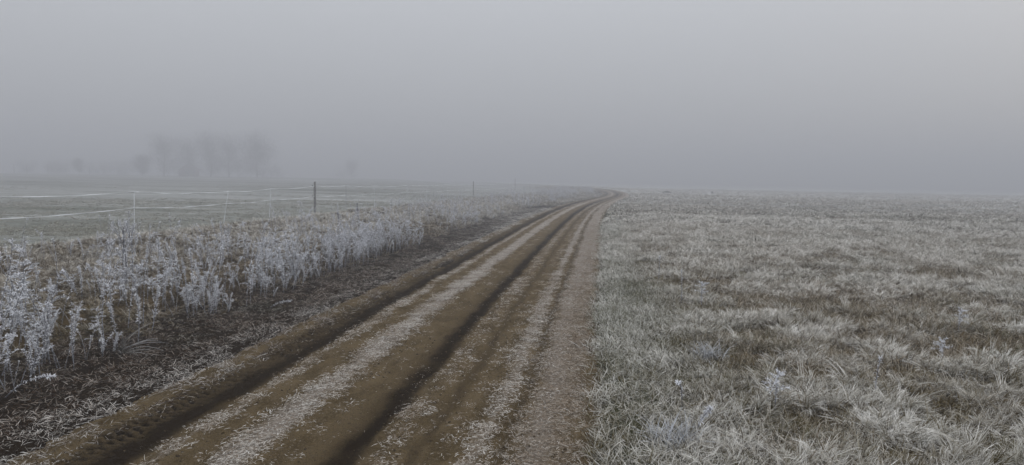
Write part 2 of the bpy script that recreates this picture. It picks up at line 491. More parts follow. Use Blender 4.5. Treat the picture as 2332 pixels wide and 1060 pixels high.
def tuft_long(N, r, l0, l1, w, mat, lay=0.6, lock=5):
    """a tuft whose blades hang together in strands of a few"""
    K = N // lock
    P0 = disc(K, r)
    out = np.arctan2(P0[:, 1], P0[:, 0])
    vx = np.cos(out) * 0.7 + lay + rng.normal(0, 0.6, K); vy = np.sin(out) * 0.7 + rng.normal(0, 0.6, K)
    az = np.repeat(np.arctan2(vy, vx), lock) + rng.normal(0, 0.13, K * lock); n = K * lock
    P = np.repeat(P0, lock, 0) + np.concatenate([rng.normal(0, 0.006, (n, 2)), np.zeros((n, 1))], 1)
    el = np.repeat(rng.uniform(0.35, 1.3, K), lock) + rng.normal(0, 0.08, n)
    bd = np.repeat(rng.uniform(0.2, 1.5, K), lock) + rng.normal(0, 0.1, n)
    L = np.repeat(rng.uniform(l0, l1, K), lock) * rng.uniform(0.7, 1.1, n)
    dr = np.repeat(rng.normal(0, 0.22, K), lock) + rng.normal(0, 0.12, n)
    rn = np.clip(np.repeat(rng.random(K), lock) + rng.normal(0, 0.08, n), 0, 1)
    g = Geo(); g.add(*ribbons(P, az, el, bd, L, w * rng.uniform(0.7, 1.3, n), 4, 0.2, dr, None, False, rn))
    return g.mesh('tuft', [mat])

def tuft_short(N, r, l0, l1, w, mat, el=(0.3, 1.2)):
    P = disc(N, r)
    g = Geo(); g.add(*ribbons(P, rng.uniform(0, 6.28, N), rng.uniform(*el, N), rng.uniform(0.1, 1.1, N), rng.uniform(l0, l1, N), w * rng.uniform(0.7, 1.3, N), 3, 0.25, rng.normal(0, 0.5, N)))
    return g.mesh('tuft', [mat])

def tuft_flat(N, r, l0, l1, w, mat):
    P = disc(N, r); P[:, 2] = rng.uniform(0.002, 0.014, N)
    g = Geo(); g.add(*ribbons(P, rng.uniform(0, 6.28, N), rng.uniform(-0.05, 0.35, N), rng.uniform(0.0, 0.5, N), rng.uniform(l0, l1, N), w * rng.uniform(0.6, 1.3, N), 3, 0.4, rng.normal(0, 1.3, N), mid=True))
    return g.mesh('tuft', [mat])

C_LONG = proto_collection('tuft_long', [tuft_long(80, 0.085, 0.045, 0.165, 0.0038, M_GRASS, 0.1 + 0.07 * i) for i in range(10)])
C_SHORT = proto_collection('tuft_short', [tuft_short(60, 0.13, 0.04, 0.13, 0.0044, M_GRASS) for i in range(6)])
C_FAR = proto_collection('tuft_far', [tuft_long(48, 0.20, 0.07, 0.22, 0.012, M_GRASS, 0.3) for i in range(6)])
C_VERGE = proto_collection('tuft_verge', [tuft_short(64, 0.12, 0.02, 0.068, 0.0034, M_DEAD, (0.0, 1.0)) for i in range(6)])
C_LITTER = proto_collection('tuft_litter', [tuft_flat(36, 0.09, 0.012, 0.042, 0.0026, M_STRAW) for i in range(4)] + [tuft_short(36, 0.08, 0.010, 0.036, 0.0026, M_STRAW, (0.0, 0.9)) for i in range(4)])
C_BIT = proto_collection('tuft_bit', [tuft_flat(3, 0.08, 0.010, 0.042, 0.0032, M_STRAW) for i in range(6)])

def clod(seed):
    r = np.random.default_rng(seed); V = []; F = []
    for i in range(5):
        f = i / 4; rr = math.sin(math.pi * (0.12 + 0.76 * f))
        for k in range(6):
            a = 2 * math.pi * k / 6; q = rr * r.uniform(0.75, 1.2)
            V.append((q * math.cos(a), q * math.sin(a) * 0.8, 0.65 * (f * 1.6 - 0.55)))
    for i in range(4):
        for k in range(6): F.append((i * 6 + k, i * 6 + (k + 1) % 6, (i + 1) * 6 + (k + 1) % 6, (i + 1) * 6 + k))
    F += [(24, 25, 26, 27), (24, 27, 28, 29)]
    return mesh_np('clod', np.array(V) * 0.01, np.array(F), None, True, [M_CLOD])
M_CLOD = plain('soil_clod', (0.045, 0.031, 0.016), (0.16, 0.122, 0.075), 25)
C_CLOD = proto_collection('clod', [clod(i) for i in range(6)])
_gn = {}
def scatter_tree(coll):
    if coll.name in _gn: return _gn[coll.name]
    ng = bpy.data.node_groups.new('scatter_' + coll.name, 'GeometryNodeTree')
    ng.interface.new_socket('Geometry', in_out='INPUT', socket_type='NodeSocketGeometry')
    ng.interface.new_socket('Geometry', in_out='OUTPUT', socket_type='NodeSocketGeometry')
    N = ng.nodes.new; L = ng.links.new
    gi = N('NodeGroupInput'); go = N('NodeGroupOutput')
    ci = N('GeometryNodeCollectionInfo'); ci.inputs['Collection'].default_value = coll
    ci.inputs['Separate Children'].default_value = True; ci.inputs['Reset Children'].default_value = True
    ip = N('GeometryNodeInstanceOnPoints'); ip.inputs['Pick Instance'].default_value = True
    def na(name, t):
        a = N('GeometryNodeInputNamedAttribute'); a.data_type = t; a.inputs['Name'].default_value = name; return a.outputs[0]
    L(gi.outputs[0], ip.inputs['Points']); L(ci.outputs[0], ip.inputs['Instance'])
    L(na('idx', 'INT'), ip.inputs['Instance Index'])
    e = N('FunctionNodeEulerToRotation'); L(na('rot', 'FLOAT_VECTOR'), e.inputs[0]); L(e.outputs[0], ip.inputs['Rotation'])
    L(na('scl', 'FLOAT_VECTOR'), ip.inputs['Scale'])
    L(ip.outputs[0], go.inputs[0])
    _gn[coll.name] = ng
    return ng

def scatter(name, label, coll, x, y, z, rot, scl, frost, tint, cat='grass'):
    n = len(x)
    m = bpy.data.meshes.new(name)
    m.vertices.add(n); m.vertices.foreach_set('co', np.ascontiguousarray(np.stack([x, y, z], 1), dtype=np.float32).ravel())
    def fa(nm, v):
        a = m.attributes.new(nm, 'FLOAT', 'POINT'); a.data.foreach_set('value', np.ascontiguousarray(np.broadcast_to(v, n), dtype=np.float32))
    def va(nm, v):
        a = m.attributes.new(nm, 'FLOAT_VECTOR', 'POINT'); a.data.foreach_set('vector', np.ascontiguousarray(v, dtype=np.float32).ravel())
    fa('frost', frost); fa('tint', tint)
    va('rot', rot); va('scl', scl)
    a = m.attributes.new('idx', 'INT', 'POINT'); a.data.foreach_set('value', rng.integers(0, len(coll.objects), n).astype(np.int32))
    o = link(name, m)
    md = o.modifiers.new('scatter', 'NODES'); md.node_group = scatter_tree(coll)
    tag(o, label, cat, kind='stuff')
    print('SCATTER', name, n)
    return o

def in_view(x, y, margin=0.06):
    a = np.arctan2(x, y) + YAW                           # clockwise from the view axis
    return (np.abs(a) < 0.628 + margin + 0.6 / np.maximum(np.hypot(x, y), 0.5)) & (y > 0.5)

def wedge_points(density, r0, r1):
    """random ground points in the visible wedge between two distances"""
    half = 0.628 + 0.06 + min(0.25, 0.6 / max(r0, 1))
    n = int(density * half * (r1 * r1 - r0 * r0))
    r = np.sqrt(rng.uniform(r0 * r0, r1 * r1, n)); a = rng.uniform(-half, half, n) - YAW
    return r * np.sin(a), r * np.cos(a)

def rots(n, az, tilt=0.12):
    return np.stack([rng.normal(0, tilt, n), rng.normal(0, tilt, n), az], 1)

def sc3(s, zs=1.0):
    s = np.asarray(s); return np.stack([s, s, s * zs], 1)

def flow(x, y): return (noise(x, y, 1.9, 71, 2) - 0.5) * 5.0 + (noise(x, y, 0.5, 72, 1) - 0.5) * 1.6 - 0.35

# right-hand field, long tufts near, broader clumps farther off
pts = [wedge_points(260, 2.2, 9), wedge_points(150, 9, 20), wedge_points(76, 20, 34)]
x = np.concatenate([p[0] for p in pts]); y = np.concatenate([p[1] for p in pts])
s = lat(x, y); T = tuss(x, y)
keep = (s > 0.02) & (rng.random(len(x)) < np.clip(0.32 + 1.1 * T, 0, 1) * sstep(0.1, 1.5, s) + 0.04)
x, y, s, T = x[keep], y[keep], s[keep], T[keep]; n = len(x)
fr = np.clip(0.12 + 0.72 * T + 0.15 * (noise(x, y, 3.5, 61) - 0.3) + 0.8 * (noise(x, y, 0.28, 66) - 0.5) + 0.06 + 0.22 * sstep(6, 22, np.hypot(x, y)) + rng.normal(0, 0.12, n), 0.0, 1.2)
fr = np.clip((fr - 0.47) * 2.3 + 0.13 + 0.18 * sstep(10, 28, np.hypot(x, y)), -0.1, 1.25)
scatter('grass', 'long frosted grass tufts covering the near right-hand field', C_LONG, x, y, ground_z(x, y),
        rots(n, flow(x, y) + rng.normal(0, 0.8, n), 0.2), sc3(np.clip(0.5 + 0.6 * T + rng.normal(0, 0.18, n), 0.3, 1.5) * (0.55 + 0.45 * sstep(0.1, 1.6, s))), fr, np.clip(noise(x, y, 1.3, 73) * 1.6 - 0.3, 0, 1) * 0.85 + 0.3 * sstep(1.6, 0.4, s))

pts = [wedge_points(120, 2.2, 10), wedge_points(60, 10, 26)]
x = np.concatenate([p[0] for p in pts]); y = np.concatenate([p[1] for p in pts]); s = lat(x, y)
keep = (s > -0.05 + 0.08 * (noise(y, y * 0, 0.4, 75) - 0.5)); x, y, s = x[keep], y[keep], s[keep]; n = len(x)
edge = sstep(1.5, 0.2, s)
fr = np.clip(0.10 + 0.15 * sstep(6, 20, np.hypot(x, y)) + 0.95 * edge * noise(x, y, 0.6, 76) + 0.4 * (noise(x, y, 2.5, 77) - 0.4) + 0.25 * tuss(x, y), 0.02, 1)
scatter('grass', 'short frosted grass between the tufts and along the right edge of the track', C_SHORT, x, y, ground_z(x, y),
        rots(n, rng.uniform(0, 6.28, n)), sc3(rng.uniform(0.7, 1.35, n)), fr, np.clip(edge * 0.8 + noise(x, y, 2.2, 73) * 1.2 - 0.6, 0, 1))

pts = [wedge_points(16, 26, 48), wedge_points(6.5, 48, 90), wedge_points(1.6, 90, 170)]
x = np.concatenate([p[0] for p in pts]); y = np.concatenate([p[1] for p in pts])
s = lat(x, y); keep = s > 0.10; x, y, s = x[keep], y[keep], s[keep]; T = tuss(x, y); n = len(x); dd = np.hypot(x, y)
T2 = noise(x * 0.35, y, 2.6, 78, 3)
keep = rng.random(n) < 0.35 + 0.9 * T; x, y, s, T, dd, T2 = (q[keep] for q in (x, y, s, T, dd, T2)); n = len(x)
fr = np.clip(0.54 + 0.45 * T + 0.7 * (T2 - 0.5) + 0.35 * (noise(x * 0.12, y, 9, 79) - 0.4) + rng.normal(0, 0.2, n) + 0.22 * sstep(40, 120, dd), 0.05, 1.15)
scatter('grass', 'frosted grass clumps fading into the fog on the right-hand field', C_FAR, x, y, ground_z(x, y),
        rots(n, flow(x, y) + rng.normal(0, 0.4, n)), sc3(np.clip(0.55 + 0.6 * T, 0.4, 1.3) * (1 + 0.7 * sstep(45, 110, dd)), 0.8), fr, np.clip(noise(x, y, 2.2, 73) * 1.3 - 0.4, 0, 1))

# left verge: dark dead grass, a frosted fringe next to the wheel track
pts = [wedge_points(170, 3, 14), wedge_points(85, 14, 40), wedge_points(14, 40, 90)]
x = np.concatenate([p[0] for p in pts]); y = np.concatenate([p[1] for p in pts]); s = lat(x, y)
wob = 0.18 * (noise(x, y, 0.9, 81) - 0.5)
keep = (s < -2.97 + 1.3 * wob) & (s > -4.9); x, y, s = x[keep], y[keep], s[keep]; n = len(x); dd = np.hypot(x, y)
fringe = np.exp(-((s + 3.22 + 0.15 * (noise(x, y, 1.1, 82) - 0.5)) / 0.30) ** 2)
patch = sstep(0.35, 0.7, noise(x, y, 0.9, 83))
keep = rng.random(n) < 0.62 + 0.38 * fringe * (0.4 + 0.6 * patch); x, y, s, dd, fringe, patch = (q[keep] for q in (x, y, s, dd, fringe, patch)); n = len(x)
fr = np.clip(0.02 + 0.62 * fringe * (0.35 + 0.75 * patch) + 0.16 * noise(x, y, 0.4, 84) + 0.55 * sstep(8, 22, dd) * (0.15 + fringe) + 0.5 * sstep(15, 34, dd) * (0.5 + patch), 0, 1.1)
scatter('grass', 'dark dead grass with a frosted fringe on the left verge', C_VERGE, x, y, surf_z(x, y) + 0.004,
        rots(n, rng.uniform(0, 6.28, n)), sc3(rng.uniform(0.7, 1.4, n) * (1 + 0.6 * sstep(30, 60, dd)), 0.8), fr, np.clip(noise(x, y, 0.8, 85) * 2.2 - 1.35, 0, 1))

# left bank: matted pale tussocks
pts = [wedge_points(110, 5, 14), wedge_points(75, 14, 26), wedge_points(34, 26, 45)]
x = np.concatenate([p[0] for p in pts]); y = np.concatenate([p[1] for p in pts]); s = lat(x, y)
keep = (s < -4.3) & (s > -10.9); x, y, s = x[keep], y[keep], s[keep]; T = tuss(x * 0.8 + 40, y * 0.8); n = len(x); dd = np.hypot(x, y)
keep = rng.random(n) < (0.22 + 0.9 * T) * sstep(-4.2, -5.0, s) + 0.10; x, y, s, T, dd = (q[keep] for q in (x, y, s, T, dd)); n = len(x)
top = sstep(-8.2, -10.4, s)
lip = sstep(-6.6, -5.0, s) * (1 - sstep(16, 26, y))
fr = np.clip((0.14 + 0.5 * T + 0.5 * (noise(x, y, 1.6, 86) - 0.5) + 0.25 * top + 0.38 * sstep(14, 32, dd) + rng.normal(0, 0.1, n)) * (1 - 0.7 * lip), 0.0, 1)
scatter('grass', 'matted pale frosted grass tussocks on the bank left of the track', C_LONG, x, y, ground_z(x, y),
        rots(n, flow(x + 60, y) + rng.normal(0, 0.8, n), 0.2), sc3(np.clip(0.7 + 0.75 * T + rng.normal(0, 0.15, n), 0.4, 1.7) * (1 - 0.35 * top) * (1 - 0.4 * lip)), fr, np.clip(noise(x, y, 2.0, 87) * 1.3 - 0.8, 0, 1))
pts = [wedge_points(9, 45, 80), wedge_points(3.5, 80, 150)]
x = np.concatenate([p[0] for p in pts]); y = np.concatenate([p[1] for p in pts]); s = lat(x, y)
keep = (s < -3.6) & (s > -11.5); x, y, s = x[keep], y[keep], s[keep]; n = len(x)
scatter('grass', 'frosted grass on the far part of the left bank', C_FAR, x, y, ground_z(x, y),
        rots(n, rng.uniform(0, 6.28, n)), sc3(rng.uniform(0.8, 1.5, n)), np.clip(0.62 + 0.8 * (noise(x, y, 3, 88) - 0.4), 0, 1.1), 0.1)

# paddock behind the fence: close-grazed frosted turf
pts = [wedge_points(42, 14, 32), wedge_points(9, 32, 62)]
x = np.concatenate([p[0] for p in pts]); y = np.concatenate([p[1] for p in pts]); s = lat(x, y)
keep = (s < -9.9); x, y, s = x[keep], y[keep], s[keep]; n = len(x); dd = np.hypot(x, y)
keep = rng.random(n) < 0.25 + 0.6 * sstep(-13.0, -10.4, s) + 0.7 * sstep(0.4, 0.7, noise(x * 0.4, y, 1.6, 89)); x, y, s, dd = (q[keep] for q in (x, y, s, dd)); n = len(x)
fr = np.clip(0.42 + 0.5 * (noise(x * 0.3, y, 2.5, 90) - 0.5) + 0.4 * sstep(-12.4, -10.6, s), 0.1, 1)
scatter('grass', 'short frosted turf of the paddock behind the tape fence', C_SHORT, x, y, ground_z(x, y),
        rots(n, rng.uniform(0, 6.28, n)), sc3(rng.uniform(0.9, 1.6, n) * (1 + 0.6 * sstep(30, 60, dd)), 0.55), fr, np.full(n, 0.75))

pts = [wedge_points(1.6, 22, 50), wedge_points(0.9, 50, 130)]
x = np.concatenate([p[0] for p in pts]); y = np.concatenate([p[1] for p in pts]); s = lat(x, y)
cl = sstep(0.50, 0.68, noise(x * 0.22, y, 5.0, 99, 3)); keep = (s < -14.5) & (rng.random(len(x)) < 0.06 + cl); x, y, s = x[keep], y[keep], s[keep]; n = len(x)
scatter('grass', 'brownish grass clumps dotted over the paddock behind the fence', C_FAR, x, y, ground_z(x, y),
        rots(n, rng.uniform(0, 6.28, n)), sc3(rng.uniform(0.7, 1.6, n), 0.45), np.clip(rng.normal(0.35, 0.2, n), 0, 1), rng.uniform(0, 0.6, n))

# frosted straw lying on the track
def strip(density, y0, y1):
    n = int(density * 3.6 * (y1 - y0)); yy = rng.uniform(y0, y1, n); ss = rng.uniform(-3.15, 0.02, n)
    return ss + road_c(yy) + 1.55, yy, ss
x, y, s = (np.concatenate(q) for q in zip(strip(820, 2.5, 12), strip(380, 12, 26), strip(70, 26, 50)))
_, dmp_shade, _, fro = road_profile(s, y)
wst = sstep(0.12, 0.8, fro)
keep = rng.random(len(x)) < wst * (0.45 + 0.75 * noise(x, y, 0.5, 91)); x, y, s, fro = x[keep], y[keep], s[keep], fro[keep]; n = len(x); dd = y
warm = np.exp(-((s + 0.25) / 0.22) ** 2)
scatter('straw_litter', 'frosted straw lying in pale strips along the dirt track', C_LITTER, x, y, road_z(x, y) + 0.002,
        rots(n, rng.uniform(0, 6.28, n), 0.04), sc3(rng.uniform(0.6, 1.15, n) * (1 + 0.7 * sstep(20, 45, dd))), np.clip(0.48 - 0.34 * warm + rng.normal(0, 0.18, n), 0.0, 1), 0.0, 'straw')
x, y, s = (np.concatenate(q) for q in zip(strip(170, 2.5, 12), strip(90, 12, 24)))
_, dmp_shade, _, fro = road_profile(s, y)
keep = rng.random(len(x)) < (1 - 0.85 * dmp_shade) * (0.15 + sstep(0.35, 0.75, noise(x * 2, y, 0.8, 92))); x, y = x[keep], y[keep]; n = len(x)
scatter('straw_litter', 'loose frosted straw bits strewn over the wheel tracks', C_BIT, x, y, road_z(x, y) + 0.002,
        rots(n, rng.uniform(0, 6.28, n), 0.03), sc3(rng.uniform(0.35, 1.0, n)), rng.uniform(0.2, 0.85, n), 0.0, 'straw')
x, y, s = (np.concatenate(q) for q in zip(strip(150, 2.5, 12), strip(90, 12, 30)))
keep = (np.abs(s + 0.52 + 0.04 * (noise(y, y * 0, 0.8, 93) - 0.5)) < 0.065) | ((s > -0.05) & (rng.random(len(s)) < 0.3)); x, y, s = x[keep], y[keep], s[keep]; n = len(x)
scatter('grass', 'short brown grass strip between the wheel tracks', C_VERGE, x, y, road_z(x, y),
        rots(n, rng.uniform(0, 6.28, n)), sc3(rng.uniform(0.45, 0.75, n), 0.8), np.clip(rng.normal(0.1, 0.1, n) + 0.3 * (s > -0.2), 0, 1), 0.25)

x, y, s = (np.concatenate(q) for q in zip(strip(420, 2.5, 8), strip(200, 8, 15)))
_, dmp_shade, _, fro = road_profile(s, y)
keep = rng.random(len(x)) < 0.12 + 0.9 * sstep(0.45, 0.75, noise(x * 2.5, y, 0.5, 98)) * (1 - 0.6 * dmp_shade); x, y = x[keep], y[keep]; n = len(x)
scatter('gravel', 'crumbs of soil and small stones on the dirt track', C_CLOD, x, y, road_z(x, y), rots(n, rng.uniform(0, 6.28, n), 0.3),
        sc3(0.25 + 1.1 * rng.random(n) ** 4), 0.0, 0.0, 'gravel')

# ------------------------------------------------------------------ fog
def haze_box():
    m = bpy.data.materials.new('fog'); m.use_nodes = True
    nt = m.node_tree; nt.nodes.clear()
    o = nt.nodes.new('ShaderNodeOutputMaterial'); v = nt.nodes.new('ShaderNodeVolumePrincipled')
    v.inputs['Color'].default_value = (0.935, 0.951, 1.0, 1)
    v.inputs['Density'].default_value = HAZE
    v.inputs['Anisotropy'].default_value = 0.0
    nt.links.new(v.outputs[0], o.inputs['Volume'])
    V, F = boxg(-600, 600, -90, 620, -2.2, 15.5)
    return tag(link('haze', mesh_np('haze', V, F, None, False, [m])), 'cold grey morning fog over the fields', kind='stuff')
HAZE = 0.0085
haze_box()

# ------------------------------------------------------------------ frosted weeds
def stem_curve(H, bend, az, n=7):
    p = np.zeros((n, 3)); e = 1.5; d = 0
    for k in range(1, n):
        el = math.pi / 2 - bend * (k / (n - 1)) ** 1.4
        p[k] = p[k - 1] + H / (n - 1) * np.array([math.cos(el) * math.cos(az), math.cos(el) * math.sin(az), math.sin(el)])
    return p

def along(p, t):
    t = np.clip(t, 0, 0.9999) * (len(p) - 1); i = t.astype(int); f = (t - i)[:, None]
    return p[i] * (1 - f) + p[i + 1] * f

def leaves_on(g, p, N, t0, t1, l0, l1, w, el=(0.2, 1.35), bend=(-0.3, 1.7), mat=0, pw=0.75):
    t = t0 + (t1 - t0) * rng.random(N) ** pw
    P = along(p, t)
    g.add(*ribbons(P, rng.uniform(0, 6.28, N), rng.uniform(*el, N), rng.uniform(*bend, N), rng.uniform(l0, l1, N) * (0.85 + 0.2 * t), w * rng.uniform(0.6, 1.3, N), 3, 0.35, rng.normal(0, 0.7, N), mid=True), mat=mat)

def weed_parts(kind, H, bend=0.25):
    """stem, leaves and seed head of one frosted weed, as three pieces of geometry"""
    az = rng.uniform(0, 6.28)
    p = stem_curve(H, bend, az)
    st, lv, hd = Geo(), Geo(), Geo()
    V, F = tube(p, np.linspace(0.0048, 0.0022, len(p)), 4, False); st.add(V, F)
    if kind == 'leafy':                                   # stem clothed in small curled leaves
        leaves_on(lv, p, 140, 0.28, 0.92, 0.012, 0.038, 0.0052)
        leaves_on(hd, p, 95, 0.80, 1.0, 0.013, 0.034, 0.0055, (0.2, 1.4), (0.2, 1.8))
    elif kind == 'plume':                                 # branching goldenrod-like top
        leaves_on(lv, p, 90, 0.28, 0.8, 0.012, 0.036, 0.005)
        for k in range(12):
            t = rng.uniform(0.50, 0.98); b = along(p, np.array([t]))[0]
            a = rng.uniform(0, 6.28); L = 0.11 * (1.2 - t) + 0.06; e = rng.uniform(0.4, 1.1)
            q = np.array([b + L * f * np.array([math.cos(e - f * .5) * math.cos(a), math.cos(e - f * .5) * math.sin(a), math.sin(e - f * .5)]) for f in (0, .33, .66, 1)])
            V, F = tube(q, np.linspace(0.0022, 0.0012, 4), 3, False); st.add(V, F)
            leaves_on(hd, q, 34, 0.1, 1.0, 0.010, 0.028, 0.005, (0.0, 1.3), (0.2, 1.8))
        leaves_on(hd, p, 16, 0.9, 1.0, 0.016, 0.04, 0.009, (0.3, 1.4), (0.2, 1.2))
    elif kind == 'tuft':                                  # low, many-stemmed
        for k in range(4):
            q = stem_curve(H * rng.uniform(0.55, 1.0), rng.uniform(0.3, 0.9), rng.uniform(0, 6.28), 5)
            V, F = tube(q, np.linspace(0.0034, 0.0016, 5), 3, False); st.add(V, F)
            leaves_on(lv, q, 60, 0.15, 0.9, 0.012, 0.034, 0.005)
            leaves_on(lv, q, 30, 0.82, 1.0, 0.012, 0.03, 0.0055, (0.2, 1.4))
    elif kind == 'bare':                                  # thin dry stalk with a small head
        leaves_on(lv, p, 60, 0.15, 0.85, 0.01, 0.03, 0.0045)
        leaves_on(hd, p, 26, 0.86, 1.0, 0.014, 0.034, 0.009, (0.2, 1.4))
    elif kind == 'dark':                                  # dark dock-like spike
        leaves_on(lv, p, 14, 0.15, 0.6, 0.02, 0.05, 0.008)
        leaves_on(hd, p, 90, 0.62, 1.0, 0.018, 0.045, 0.010, (0.5, 1.4), (0.1, 0.9))
    return st, lv, hd

KINDS = (['leafy'] * 7 + ['plume'] * 8 + ['tuft'] * 4 + ['bare'] * 9)
LOOK = {'leafy': 'curly-leaved frosted weed', 'plume': 'plumed frosted weed', 'tuft': 'many-stemmed frosted weed', 'bare': 'thin frosted stalk'}
ORD = 'first second third fourth fifth sixth seventh eighth ninth tenth eleventh twelfth thirteenth fourteenth fifteenth sixteenth seventeenth eighteenth nineteenth twentieth'.split()
def weed_label(kd, sc, s_, px):
    size = 'tall' if sc > 1.0 else ('mid-height' if sc > 0.82 else 'short')
    row = 'front row' if s_ > -4.85 else ('second row' if s_ > -5.5 else 'upper bank')
    near = ('at the left edge' if px < 190 else 'left of the nearest stake' if px < 290 else 'right of the nearest stake' if px < 420 else 'below the leaning stake' if px < 560
            else 'left of the wooden post' if px < 700 else 'below the wooden post' if px < 800 else 'right of the wooden post' if px < 920 else 'before the thin far posts')
    return '%s %s, %s %s' % (size, LOOK[kd], row, near)
def column(x, y, z):
    q = CAM_M.inverted() @ Vector((x, y, z)); return PW / 2 - FPX * q.x / q.z
protos = []
for kd in KINDS:
    H = {'leafy': 0.60, 'plume': 0.60, 'tuft': 0.34, 'bare': 0.64}[kd] * rng.uniform(0.7, 1.25)
    st, lv, hd = weed_parts(kd, H, rng.uniform(0.08, 0.55))
    protos.append((kd, st.mesh('stem', [M_STEM]), lv.mesh('leaves', [M_LEAF]), hd.mesh('seed_head', [M_LEAF]) if hd.n else None, (st, lv, hd)))

def weed(meshes, loc, rot, sc, label, group=None, name='frosted_weed', cat='weed'):
    r = link(name, None, None, loc, rot, sc)
    r.empty_display_size = 0.05
    tag(r, label, cat, group)
    for nm, m in zip(('stem', 'leaves', 'seed_head'), meshes):
        if m is not None:
            c = link(nm, m, r)
            if nm != 'stem': c['kind'] = 'stuff'
    return r

# where weeds grow: a dense row on the lip of the bank, thinning out up the slope
def weed_density(s, y):
    s = s + 0.35 * (noise(y, y * 0 + 7, 1.3, 94, 2) - 0.65)
    a = np.exp(-np.clip(-4.75 - s, 0, None) / 0.62) * sstep(-4.15, -4.5, s)
    row = (1 + 0.5 * (1 - sstep(8, 12, y))) * sstep(3.8, 4.7, y) * (1 - sstep(15.5, 19, y)) + 0.25 * sstep(19, 22, y) * (1 - sstep(24, 34, y)) + 0.3 * sstep(34, 44, y) * (1 - sstep(62, 70, y)) + 0.16 * sstep(74, 82, y) * (1 - sstep(112, 122, y))
    cl = sstep(0.32, 0.66, noise(s * 1.3, y, 0.85, 95, 2))
    up = 0.09 * sstep(-5, -6, s) * (1 - sstep(-8.5, -10.0, s)) * sstep(0.4, 0.65, noise(s, y, 2.2, 96))
    up = up * (1 + 1.2 * sstep(20, 40, y))
    return np.clip(a * row * (0.10 + 1.1 * cl) + up, 0, 1)
N0 = 60000
yy = rng.uniform(3.2, 122, N0); ss = rng.uniform(-12, -4.2, N0)
den = 64.0
keep = rng.random(N0) < np.clip(weed_density(ss, yy) * den * (7.8 * 118.2) / N0, 0, 1)
ss, yy = ss[keep], yy[keep]; xx = ss + road_c(yy) + 1.55
v = in_view(xx, yy, 0.02); xx, yy, ss = xx[v], yy[v], ss[v]
order = np.argsort(np.hypot(xx, yy)); xx, yy, ss = xx[order], yy[order], ss[order]
zz = ground_z(xx, yy)
print('WEEDS', len(xx))
NIND = 296
made = {}
for i in range(min(NIND, len(xx))):
    pi = int(rng.integers(len(protos))); kd = protos[pi][0]
    sc = rng.uniform(0.42, 1.28) * (0.70 + 0.5 * noise(xx[i], yy[i], 1.2, 97)) * (0.8 if ss[i] < -6 else 1.0)
    px_ = column(xx[i], yy[i], zz[i]); lb = weed_label(kd, float(sc), ss[i], px_)
    o = weed(protos[pi][1:4], (xx[i], yy[i], zz[i] - 0.01), (rng.normal(0, .14), rng.normal(0, .14), rng.uniform(0, 6.28)), float(sc), lb, 'frosted weeds in the thicket left of the track')
    made.setdefault(lb, []).append((px_, o))
for lb, q in made.items():
    q.sort(key=lambda a: a[0])
    for j, (px_, o) in enumerate(q):
        if len(q) > 1: o['label'] = '%s, %s from the left' % (lb, ORD[min(j, 19)])
wholes = []
for kd, a, b, c, (st, lv, hd) in protos:
    g = Geo()
    for q, mi in ((st, 0), (lv, 1), (hd, 1)):
        if not q.n: continue
        g.add(np.concatenate(q.V), np.concatenate(q.F), np.concatenate(q.A), mi)
    wholes.append(g.mesh('weed', [M_STEM, M_LEAF]))
C_WEED = proto_collection('weed_whole', wholes)
x, y, z = xx[NIND:], yy[NIND:], zz[NIND:]; n = len(x)
scatter('weeds', 'frosted weeds of the far thicket along the left bank', C_WEED, x, y, z - 0.01, rots(n, rng.uniform(0, 6.28, n), 0.1),
        sc3(rng.uniform(0.5, 1.05, n) * 1.0, 1.0), 0.8, 0.0, 'weeds')

# weeds that stand out one by one
def solo(px, py, kind, H, label, bend=0.2, lean=(0, 0), cat='weed', stem=None, head=None, fat=1.0, name='frosted_weed'):
    x, y, z = at(px, py)
    st, lv, hd = weed_parts(kind, H, bend)
    ms = (st.mesh('stem', [stem or M_STEM]), lv.mesh('leaves', [M_LEAF]), hd.mesh('seed_head', [head or M_LEAF]))
    return weed(ms, (x, y, z - 0.01), (lean[0], lean[1], 0), (fat, fat, 1), label, None, name, cat)

def bushy(px, py, H, hw, label, n=18):
    """tall weed with a dense fan-shaped head of upright frosted twigs"""
    x, y, z = at(px, py)
    st, lv, hd = Geo(), Geo(), Geo()
    p = stem_curve(H * 0.92, 0.06, 1.0); V, F = tube(p, np.linspace(0.007, 0.003, len(p)), 5, False); st.add(V, F)
    leaves_on(lv, p, 60, 0.15, 0.7, 0.02, 0.06, 0.009)
    for k in range(n):
        t = rng.uniform(0.55, 0.95); b = along(p, np.array([t]))[0]; a = rng.uniform(0, 6.28); L = (1.06 - t) * H * rng.uniform(0.8, 1.05) + 0.03
        e = rng.uniform(1.0, 1.35)
        q = np.array([b + L * f * np.array([math.cos(e) * math.cos(a) * hw, math.cos(e) * math.sin(a) * hw, math.sin(e)]) for f in (0, .33, .66, 1)])
        V, F = tube(q, np.linspace(0.003, 0.0014, 4), 3, False); st.add(V, F)
        leaves_on(hd, q, 40, 0.15, 1.0, 0.012, 0.03, 0.0055, (0.3, 1.4), (0.0, 1.0))
    ms = (st.mesh('stem', [M_STEM]), lv.mesh('leaves', [M_LEAF]), hd.mesh('seed_head', [M_LEAF]))
    return weed(ms, (x, y, z - 0.01), (0, 0, rng.uniform(0, 6.28)), 1.0, label, None, 'frosted_weed', 'weed')

